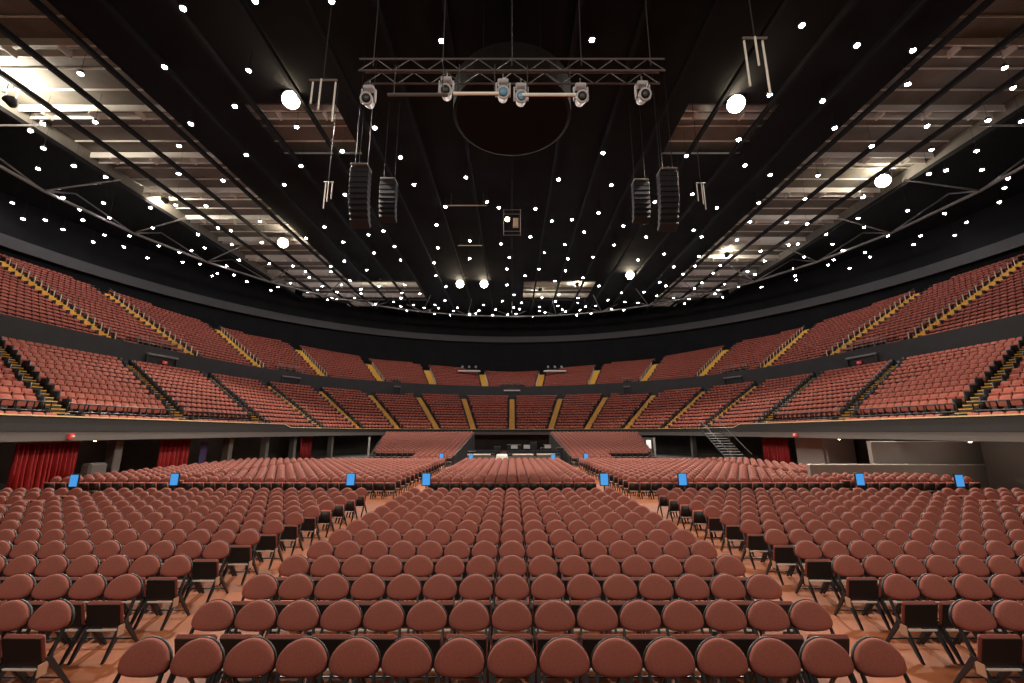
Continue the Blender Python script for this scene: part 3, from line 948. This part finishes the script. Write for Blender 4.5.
def pipes(px, py, z, lens, lab):
    p = on_height(px, py, z)
    rt = empty('hanging_pipe_rig', p, 0, lab, 'rigging', 'pale rigging pipes hung either side')
    for dx, L, dy in lens:
        MB().rod((dx, dy, 0), (dx, dy, -L), .035, 6).build('pipe', M['white'], rt)
    xs = [q[0] for q in lens]
    MB().rod((min(xs) - .1, 0, 0.0), (max(xs) + .1, 0, 0.0), .04, 6).build('cross_pipe', M['steel'], rt)
    MB().rod(((min(xs) + max(xs)) / 2, 0, 0), ((min(xs) + max(xs)) / 2, 0, ZD - p.z - .5), .02, 6).build('hoist_chain', M['chain'], rt)
pipes(329, 182, 16.5, [(-.25, 1.9, .1), (0, 1.5, -.05), (.2, 1.2, .1)], 'three pale rigging pipes hanging left of the long left speaker array')
pipes(701, 183, 16.5, [(-.25, 1.3, .1), (0, 1.6, -.05), (.2, 1.9, .1)], 'three pale rigging pipes hanging right of the long right speaker array')
pipes(665, 194, 16.9, [(-.3, 1.6, .1), (.25, 2.0, -.05)], 'two pale rigging pipes hanging among the right speaker arrays')
pipes(357, 194, 16.9, [(-.3, 1.9, .1), (.25, 1.5, -.05)], 'two pale rigging pipes hanging among the left speaker arrays')
pipes(754, 38, 13.5, [(-.3, 1.9, .1), (0, 1.2, -.05), (.35, 2.3, .1)], 'three pale rigging pipes hanging above the upper right floodlight')
pipes(322, 80, 13.5, [(-.4, 1.0, .1), (0, 1.4, -.05), (.5, 1.8, .1)], 'three pale rigging pipes hanging right of the upper left floodlight')

# rigging pod with a warm work lamp in the middle of the ceiling
p = on_height(512, 222, 19.5)
rt = empty('hanging_rigging_pod', p, 0, 'small rigging pod with a warm glowing lamp in the middle of the ceiling', 'rigging')
fr = MB()
for sx in (-.8, .8):
    for sz in (-1.1, 1.1):
        fr.rod((sx, -.3, sz), (sx, .5, sz), .035, 6)
for yy in (-.3, .5):
    for sx in (-.8, .8): fr.rod((sx, yy, -1.15), (sx, yy, 1.15), .035, 6)
    for sz in (-1.1, 1.1): fr.rod((-.85, yy, sz), (.85, yy, sz), .035, 6)
fr.build('frame', M['steel'], rt)
MB().rod((-.45, -.1, .25), (-.45, -.42, .05), .14, 10, .24).build('lamp_head', M['black'], rt)
MB().lathe([(.22, 0), (.15, .05), (.02, .07)], (-.45, -.43, .045), (0, -.32, -.2), 12).build('lens', M['warmlamp'], rt)
MB().box((.35, -.1, -.15), (.5, .3, .9), None, 0, .03).build('control_box', M['post'], rt)
MB().rod((0, .1, 1.1), (0, .1, ZD - p.z - .4), .025, 6).build('hoist_chain', M['chain'], rt)
# catwalk pipe battens in mid ceiling
for px0, px1, py, z, lab in ((447, 487, 205.5, 19.5, 'thin pipe batten left of the rigging pod'), (458, 482, 245.5, 21, 'thin pipe batten below left of the rigging pod')):
    a, b = on_height(px0, py, z), on_height(px1, py, z)
    batten(a.x, b.x, a.y, a.z, lab, M['post'], .05)

# ------------------------------------------------------------------ blue lit signs at the front of the second floor section
SIGN_X = [(-18.5, 18.6), (-14.65, 19.1), (-7.0, 19.1), (-3.72, 19.1), (4.0, 19.1), (7.4, 19.1), (15.1, 19.1), (18.9, 18.6)]
SIGN_X += [(-3.3, 35.0), (3.3, 35.0), (-5.9, 36.4), (6.2, 36.4)]
SIGN_L = ['blue lit sign in front of the red curtain, farthest left', 'blue lit sign second from left, below the smaller red curtain', 'blue lit sign on the front row of the left middle seats',
          'blue lit sign at the front left corner of the middle seats', 'blue lit sign at the front right corner of the middle seats', 'blue lit sign on the front row of the right middle seats',
          'blue lit sign second from right, before the grey wall', 'blue lit sign farthest right, before the grey wall',
          'small far blue sign at the left corner of the dark mixing position', 'small far blue sign at the right corner of the dark mixing position',
          'small far blue sign at the foot of the left raked block', 'small far blue sign at the foot of the right raked block']
for (x, y), lab in zip(SIGN_X, SIGN_L):
    rt = empty('aisle_sign', (x, y, 0), 0, lab, 'sign', 'blue lit signs across the hall')
    MB().box((0, 0, .02), (.40, .34, .04), None, 0, .01).build('base_plate', M['black'], rt)
    MB().rod((0, 0, .04), (0, 0, .62), .03, 8).build('post', M['black'], rt)
    MB().box((0, 0, .86), (.40, .06, .54), None, 0, .015).build('frame', M['black'], rt)
    MB().box((0, -.035, .86), (.33, .012, .47), None, 0, .004).build('screen', M['screen'], rt)

# ------------------------------------------------------------------ mixing position in the middle of the far floor
def desk(x, y, w, lab):
    rt = empty('mixing_desk', (x, y, 0), 0, lab, 'mixing desk', 'mixing desks behind the middle seats')
    for sx in (-1, 1):
        for sy in (-.35, .35):
            MB().box((sx * (w / 2 - .08), sy, .4), (.06, .06, .8)).build('leg', M['black'], rt)
    t = Matrix.Rotation(math.radians(-12), 3, 'X')
    MB().box((0, 0, .88), (w, .95, .14), t, 0, .03).build('console', M['desk'], rt)
    MB().box((0, .40, 1.12), (w * .96, .10, .34), None, 0, .02).build('meter_bridge', M['blackmetal'], rt)
    MB().box((0, -.47, .62), (w, .03, .5)).build('front_panel', M['grey'], rt)
desk(0.75, 37.5, 2.6, 'grey mixing desk in the middle of the dark far floor')
desk(3.2, 38.3, 2.0, 'dark mixing desk right of the middle one on the far floor')
desk(-2.4, 38.6, 1.8, 'dark mixing desk left of the white cloth on the far floor')
def rack(x, y, h, lab):
    rt = empty('equipment_rack', (x, y, 0), 0, lab, 'rack', 'equipment racks round the mixing position')
    MB().box((0, 0, h / 2 + .06), (.62, .6, h), None, 0, .02).build('case', M['black'], rt)
    for k in range(int(h / .28)):
        MB().box((0, -.31, .22 + k * .28), (.5, .02, .16), None, 0, .006).build('unit', M['desk'], rt)
    for sx in (-.24, .24):
        MB().rod((sx, -.2, .03), (sx, .2, .03), .045, 8).build('castor', M['steel'], rt)
rack(-1.4, 40.3, 1.5, 'tall black equipment rack left of the grey mixing desk')
rack(2.0, 40.5, 1.9, 'tallest black equipment rack behind the grey mixing desk')
rack(4.4, 40.0, 1.4, 'black equipment rack at the right end of the mixing position')
for i, (x, y, z, lab) in enumerate(((0.2, 38.05, 1.30, 'left computer screen on the grey mixing desk'), (1.3, 38.05, 1.30, 'right computer screen on the grey mixing desk'), (3.2, 38.85, 1.30, 'computer screen on the mixing desk farthest right'))):
    rt = empty('monitor', (x, y, z), 0, lab, 'monitor', 'computer screens at the mixing position')
    MB().box((0, 0, .3), (.62, .05, .38), None, 0, .01).build('case', M['desk'], rt)
    MB().box((0, -.03, .3), (.56, .012, .32), None, 0, .003).build('screen', M['head'], rt)
    MB().box((0, .02, .06), (.08, .05, .14), None, 0, .01).build('stand', M['desk'], rt)
for i, (x, y, w_, h_, lab) in enumerate(((-3.6, 41.2, 1.2, .95, 'wide flight case at the left end of the mixing position'), (0.2, 43.0, 1.4, 1.5, 'tall flight case behind the grey mixing desk'), (3.4, 43.2, 1.1, 1.2, 'flight case behind the mixing desk farthest right'))):
    rt = empty('flight_case', (x, y, 0), 0, lab, 'case', 'flight cases behind the mixing position')
    MB().box((0, 0, .12 + h_ / 2), (w_, .7, h_), None, 0, .03).build('body', M['desk'], rt)
    MB().box((0, 0, .12 + h_), (w_ + .03, .73, .05), None, 0, .01).build('lid_edge', M['truss'], rt)
    for sx in (-1, 1):
        MB().rod((sx * w_ * .38, -.25, .06), (sx * w_ * .38, .25, .06), .06, 8).build('castor', M['steel'], rt)
# white cloth over a case, low white barrier panels
rt = empty('draped_case', (-0.85, 36.3, 0), 0, 'equipment case under a crumpled white cloth beside the grey mixing desk', 'case')
MB().box((0, 0, .5), (.8, .7, 1.0), None, 0, .08).build('case', M['black'], rt)
n_ = 24
ringz = [(0.30, 1.06, .0), (.44, 1.03, .02), (.47, .8, .04), (.52, .45, .07)]
rg = []
for r, z, amp in ringz:
    rg.append([(math.copysign(abs(math.cos(2 * PI * k / n_)) ** .5, math.cos(2 * PI * k / n_)) * (r + amp * math.sin(k * 2.1)), math.copysign(abs(math.sin(2 * PI * k / n_)) ** .5, math.sin(2 * PI * k / n_)) * (r * .9 + amp * math.cos(k * 1.7)), z + amp * math.sin(k * 1.3)) for k in range(n_)])
MB().loft(rg[::-1], False, True).build('cloth', M['white'], rt, True)
def barrier(x, w, y, lab):
    rt = empty('crowd_barrier', (x, y, 0), 0, lab, 'barrier', 'low white barriers before the mixing position')
    MB().box((0, 0, .55), (w, .05, .9), None, 0, .01).build('panel', M['grey'], rt)
    MB().rod((-w / 2, 0, 1.06), (w / 2, 0, 1.06), .06, 8).build('top_rail', M['white'], rt)
    for s in (-1, 1):
        MB().box((s * (w / 2 - .1), .2, .05), (.06, .7, .08), None, 0, .01).build('foot', M['steel'], rt)
barrier(-2.7, 1.9, 35.6, 'low barrier with a white top rail at the left of the mixing position')
barrier(0.9, 1.7, 35.6, 'low barrier with a white top rail at the middle of the mixing position')
barrier(2.8, 1.5, 35.9, 'low barrier with a white top rail at the right of the mixing position')
struct(MB().box((0, 51.0, .012), (9.6, 28.4, .02)).build('floor_mat', M['black']))
for sgn, nm in ((-1, 'left'), (1, 'right')):
    struct(MB().box((sgn * 16.2, 50.0, .012), (13.2, 27.0, .02)).build('floor_concourse_' + nm, M['concourse']))
    # follow-spot platforms above the far upper seats
    rt = empty('spotlight_platform', (sgn * 8.9, 86.6, CAMZ + 10.6), 0, f"pale platform with three followspots above the far upper seats, {nm} of centre", 'platform', 'followspot platforms of the far upper tier')
    MB().box((0, 0, 1.75), (4.6, .9, .28), None, 0, .03).build('platform', M['white'], rt)
    for xx in (-2.1, 2.1):
        MB().box((xx, .2, .8), (.12, .12, 1.7)).build('post', M['black'], rt)
    for xx in (-1.4, 0, 1.4):
        f_ = MB().rod((xx, .1, 1.9), (xx, .1, 2.6), .05, 6).build('stand', M['black'], rt)
        MB().lathe([(.12, 0), (.2, .1), (.2, .7), (.24, .75), (.22, .8)], (xx, .3, 2.8), (0, -1, -.3), 10).build('followspot', M['head'], f_)
for i, (x, y) in enumerate(((22.6, 21.3), (22.0, 29.0), (-23.2, 24.0), (-23.2, 35.5), (-22.4, 44.5))):  # small lamps added under the stands to brighten the walls there
    rt = empty('ceiling_fill_lamp', (x, y, CAMZ - .46), 0, f"{['plain round lamp under the right stand before the grey wall', 'plain round lamp under the right stand by the dark opening', 'plain round lamp under the left stand near the trolley', 'plain round lamp under the left stand between pillars', 'plain round lamp far under the left stand'][i]}", 'lamp', 'round lamps under the stands')
    MB().lathe([(.08, 0), (.08, -.02), (.07, -.025)], (0, 0, 0), (0, 0, 1), 14).build('base', M['black'], rt)
    MB().lathe([(.065, -.025), (.05, -.045), (.015, -.05)], (0, 0, 0), (0, 0, 1), 14).build('globe', M['warmlamp'], rt)
    lamp_light('POINT', rt, (0, 0, -.3), [38, 16, 14, 14, 10][i], size=.1)
# dark skirt walls beside the raked blocks
for s in (-1, 1):
    mb = MB()
    x = s * 4.95
    mb.loft([[(x - .05, 37, 0), (x + .05, 37, 0), (x + .05, 37, .9), (x - .05, 37, .9)], [(x - .05, 57, 0), (x + .05, 57, 0), (x + .05, 57, 2.8), (x - .05, 57, 2.8)]])
    struct(mb.build('wall_rake_' + ('left' if s < 0 else 'right'), M['fascia']))
    st = []
    for k in range(21):
        st += [(36.9 + .95 * k,   .055 + .098 * k), (36.9 + .95 * (k + 1),   .055 + .098 * k)]
    vs = [(s * xx, yy, zz) for yy, zz in st for xx in (5.0, 17.5)]
    # platform follows the seats: narrower at its foot
    vs = [(s * (5.0 if i % 2 == 0 else (9.0 if (i // 4) < 3 else 12.8 + .22 * (i // 4))), yy, zz) for i, (yy, zz) in enumerate([q for q in st for _ in (0, 1)])]
    fs = [(2 * i, 2 * i + 1, 2 * i + 3, 2 * i + 2) for i in range(len(st) - 1)]
    struct(link('floor_rake_' + ('left' if s < 0 else 'right'), mesh_of('floor_rake', vs, fs, M['tier'])))

# ------------------------------------------------------------------ under the left stand: curtains, pillars, wall
def curtain(x, y0, y1, z0, z1, lab, m='curtain', folds=9, amp=.09):
    rt = empty('hanging_curtain', (x, (y0 + y1) / 2, z0), 0, lab, 'curtain', 'red curtains under the stands')
    n = folds * 12
    h = (y1 - y0) / 2
    vs = []
    for k in range(n + 1):
        y = -h + 2 * h * k / n
        a = amp * (math.sin(2 * PI * k / 12) + .35 * math.sin(2 * PI * k / 31))
        for z, q in ((0, 1.25), ((z1 - z0) * .5, 1.0), (z1 - z0, .7)):
            vs.append((a * q, y + .05 * math.sin(k) * (1 if z == 0 else 0), z))
    fs = [(k * 3 + j, k * 3 + j + 1, (k + 1) * 3 + j + 1, (k + 1) * 3 + j) for k in range(n) for j in range(2)]
    me = mesh_of('cloth', vs, fs, M[m], True)
    c = link('cloth', me, rt)
    so = c.modifiers.new('thick', 'SOLIDIFY'); so.thickness = .012
    MB().rod((0, -h - .1, z1 - z0 + .03), (0, h + .1, z1 - z0 + .03), .03, 8).build('curtain_rail', M['steel'], rt)
curtain(-21.9, 19.1, 21.9, 0.05, 2.38, 'wide red curtain hanging under the left stand at the picture edge', folds=13, amp=.12)
curtain(-22.3, 27.4, 30.0, 0.05, 2.38, 'smaller red curtain under the left stand, second from the edge', folds=7)
curtain(-22.4, 45.8, 48.4, 0.05, 2.38, 'short dark red curtain far under the left stand', folds=7)
curtain(22.6, 35.4, 39.0, 0.05, 2.38, 'red curtain under the right stand beside the metal stairs', folds=9)
rt = empty('hanging_banner', (-22.2, 31.2, .4), 0, 'narrow purple banner beside the smaller red curtain', 'banner')
MB().box((0, 0, .9), (.02, .7, 1.8), None, 0, .004).build('cloth', M['banner'], rt)
MB().rod((0, -.4, 1.83), (0, .4, 1.83), .025, 8).build('pole', M['steel'], rt)
for i, (x, y) in enumerate(((-21.6, 17.6), (-22.0, 24.0), (-22.0, 33.5), (-22.0, 38.5), (-21.8, 43.0), (-21.0, 50.0), (22.4, 44.0), (21.2, 50.5))):
    o = MB().box((x, y, 1.22), (.5, .5, 2.44), None, 0, .03).build('wall_pillar', M['grey'])
    struct(o)
# fire alarm beacon and exit sign on the fascia
rt = empty('alarm_beacon', (-20.82, 20.3, CAMZ - .20), 0, 'small red alarm beacon on the grey fascia of the left stand', 'alarm')
MB().box((.05, 0, 0), (.10, .24, .26), None, 0, .02).build('box', M['redsign'], rt)
MB().lathe([(.07, 0), (.06, .06), (.02, .09)], (.10, 0, -.02), (1, 0, 0), 12).build('strobe', M['white'], rt)
rt = empty('wall_sign', (20.82, 31.6, CAMZ - .20), 0, 'small red lit sign on the grey fascia of the right stand', 'sign')
MB().box((-.05, 0, 0), (.10, .46, .24), None, 0, .02).build('box', M['redsign'], rt)
MB().box((-.105, 0, 0), (.012, .16, .12), None, 0, .003).build('symbol', M['white'], rt)
# white pole and bright doorway beyond the right-hand seats
rt = empty('white_pole', (-16.6, 50.2, 0), 0, 'white pole with a lamp head standing beyond the left seats', 'pole')
MB().rod((0, 0, 0), (0, 0, 2.3), .10, 10).build('post', M['white'], rt)
MB().box((0, 0, .05), (.4, .4, .1), None, 0, .02).build('foot', M['steel'], rt)
rt = empty('equipment_trolley', (-21.6, 22.6, 0), 0, 'pale equipment trolley in the dark opening under the left stand', 'trolley')
MB().box((0, 0, .55), (.7, 1.3, .08), None, 0, .02).build('deck', M['grey'], rt)
MB().box((0, 0, .95), (.55, 1.0, .7), None, 0, .1).build('load', M['grey'], rt)
for sx in (-.28, .28):
    for sy in (-.5, .5):
        MB().rod((sx, sy, .0), (sx, sy, .52), .03, 6).build('leg', M['steel'], rt)

# ------------------------------------------------------------------ under the right stand: wall, opening, rails, metal stairs
struct(MB().box((23.1, 23.75, 1.19), (7.0, .25, 2.38)).build('wall_right', M['wallgrey']))
struct(MB().box((26.2, 21.0, 1.19), (3.0, 3.6, 2.38)).build('wall_right_inset', M['grey']))
struct(MB().box((21.4, 23.3, 0.575), (11.2, .22, 1.15)).build('wall_right_low', M['wallgrey']))
struct(MB().box((21.4, 23.3, 1.17), (11.2, .26, .05), None, 0, .01).build('trim_3', M['bar']))
struct(MB().box((23.1, 23.6, 2.36), (7.0, .06, .04), None, 0, .01).build('trim_4', M['bar']))
mb = MB(); mb.box((22.9, 33.2, 1.25), (.3, 3.0, 2.5)); mb.box((23.9, 31.6, 1.25), (2.0, .25, 2.5))
struct(mb.build('wall_right_end', M['wallgrey']))
# metal stairs
rt = empty('metal_stairs', (20.0, 40.5, 0), 0, 'open metal stairs climbing to the right stand beside the red curtain', 'stairs')
NS = 12
for k in range(NS):
    MB().box((-.1, -2.6 + 5.0 * k / NS, .2 + 2.75 * k / NS), (1.7, .34, .05), None, 0, .008).build('tread', M['bar'], rt)
for s in (-1, 1):
    MB().rod((-.1 + s * .88, -2.8, .05), (-.1 + s * .88, 2.4, 2.95), .06, 6).build('stringer', M['black'], rt)
    MB().rod((-.1 + s * .9, -2.8, 1.0), (-.1 + s * .9, 2.4, 3.9), .03, 6).build('handrail', M['steel'], rt)
# lit doorway far under the right stand
rt = empty('lit_cabinet', (16.2, 50.8, 0), 0, 'bright white lit cabinet far under the right stand', 'cabinet')
MB().box((0, .2, 1.1), (1.3, .5, 2.2), None, 0, .02).build('case', M['grey'], rt)
MB().box((-.15, -.06, 1.45), (.55, .02, 1.0), None, 0, .01).build('lit_panel', M['litpanel'], rt)
MB().box((.5, -.1, 1.1), (.22, .12, 2.2), None, 0, .02).build('door_edge', M['white'], rt)

# ------------------------------------------------------------------ openings and railings at the front of the upper tier
def vomitory(u0, u1, lab, lit=False):
    um = (u0 + u1) / 2
    a, b = curve(UF_T, u0), curve(UF_T, u1)
    c = (a + b) / 2
    rz = math.atan2(b[1] - a[1], b[0] - a[0])
    if u0 > 0 and c[0] > 0: pass
    W = float(np.linalg.norm(b - a))
    _, d, L, g = up_dir(um)
    if math.sin(rz) * (0 - c[0]) + -math.cos(rz) * (30 - c[1]) < 0: rz += PI
    rt = empty('stand_entrance', (c[0], c[1], CAMZ + 6.2), rz, lab, 'entrance', 'entrances through the charcoal band')
    # portal box projecting slightly, dark inside
    MB().box((0, .9, .75), (W * .62, 1.9, 1.5)).build('opening', M['black'], rt)
    MB().box((0, -.12, 1.62), (W * .70, .3, .22), None, 0, .03).build('lintel', M['white'] if lit else M['steel'], rt)
    for s in (-1, 1):
        MB().box((s * W * .33, -.1, .75), (.16, .24, 1.6), None, 0, .02).build('jamb', M['band'], rt)
    n = max(3, int(W / 1.0))
    for k in range(n + 1):
        x = -W / 2 + W * k / n
        MB().rod((x, .3, 1.75), (x, .3, 3.3), .04, 6).build('rail_post', M['steel'], rt)
    for z in (2.3, 2.8, 3.3):
        MB().rod((-W / 2, .3, z), (W / 2, .3, z), .035, 6).build('rail', M['steel'], rt)
    return rt
for (u0, u1), lab in zip(VOM, ['dark entrance with grey railings in the charcoal band, nearest the left edge', 'dark entrance with grey railings in the charcoal band, nearest the right edge',
        'dark railed entrance in the charcoal band, second from the left edge', 'dark railed entrance in the charcoal band, second from the right edge',
        'dark control window with a white lintel in the middle of the charcoal band', 'small railed opening in the charcoal band left of the middle window', 'small railed opening in the charcoal band right of the middle window']):
    vomitory(u0, u1, lab, abs(u0) < 1)
for sgn in (-1, 1):
    c = curve(UF_T, sgn * 6.45)
    rt = empty('exit_sign', (c[0] * .993, c[1], CAMZ + 7.2), 0, f"small red exit light at the {'left' if sgn < 0 else 'right'} band entrance", 'sign', 'red lights on the charcoal band')
    MB().box((0, 0, 0), (.12, .55, .3), None, 0, .02).build('box', M['redsign'], rt)
    MB().box((-sgn * .07, 0, 0), (.02, .2, .12), None, 0, .004).build('symbol', M['white'], rt)
# black railing along the cross aisle on the long sides of the lower tier
for sgn in (-1, 1):
    for seg in ((6.1, 6.95), (7.05, 7.95), (8.05, 8.8)):
        us = np.linspace(seg[0], seg[1], 9) * sgn
        P = [low_pt(u, 2.85 / NL) for u in us]
        q0 = P[4]
        rt = empty('cross_aisle_railing', (q0[0], q0[1], low_z(2)), 0,
                   f"black railing along the cross aisle of the {'left' if sgn < 0 else 'right'} stand, {['far', 'middle', 'near'][[6.1, 7.05, 8.05].index(seg[0])]} stretch", 'railing', 'black railings of the cross aisles')
        for h in (.55, 1.0):
            m_ = MB()
            for i in range(8):
                m_.rod((P[i][0] - q0[0], P[i][1] - q0[1], h), (P[i + 1][0] - q0[0], P[i + 1][1] - q0[1], h), .04, 6)
            m_.build('rail', M['black'], rt)
        for i in range(9):
            MB().rod((P[i][0] - q0[0], P[i][1] - q0[1], 0), (P[i][0] - q0[0], P[i][1] - q0[1], 1.0), .035, 6).build('rail_post', M['black'], rt)

# ------------------------------------------------------------------ world, colour management
w = bpy.data.worlds.new('world'); SC.world = w
w.use_nodes = True
w.node_tree.nodes['Background'].inputs['Color'].default_value = (0, 0, 0, 1)
w.node_tree.nodes['Background'].inputs['Strength'].default_value = 0
SC.view_settings.view_transform = 'Standard'
SC.view_settings.look = 'None'
SC.view_settings.exposure = EXPOSURE
SC.view_settings.gamma = 1.0
SC.view_settings.use_curve_mapping = False
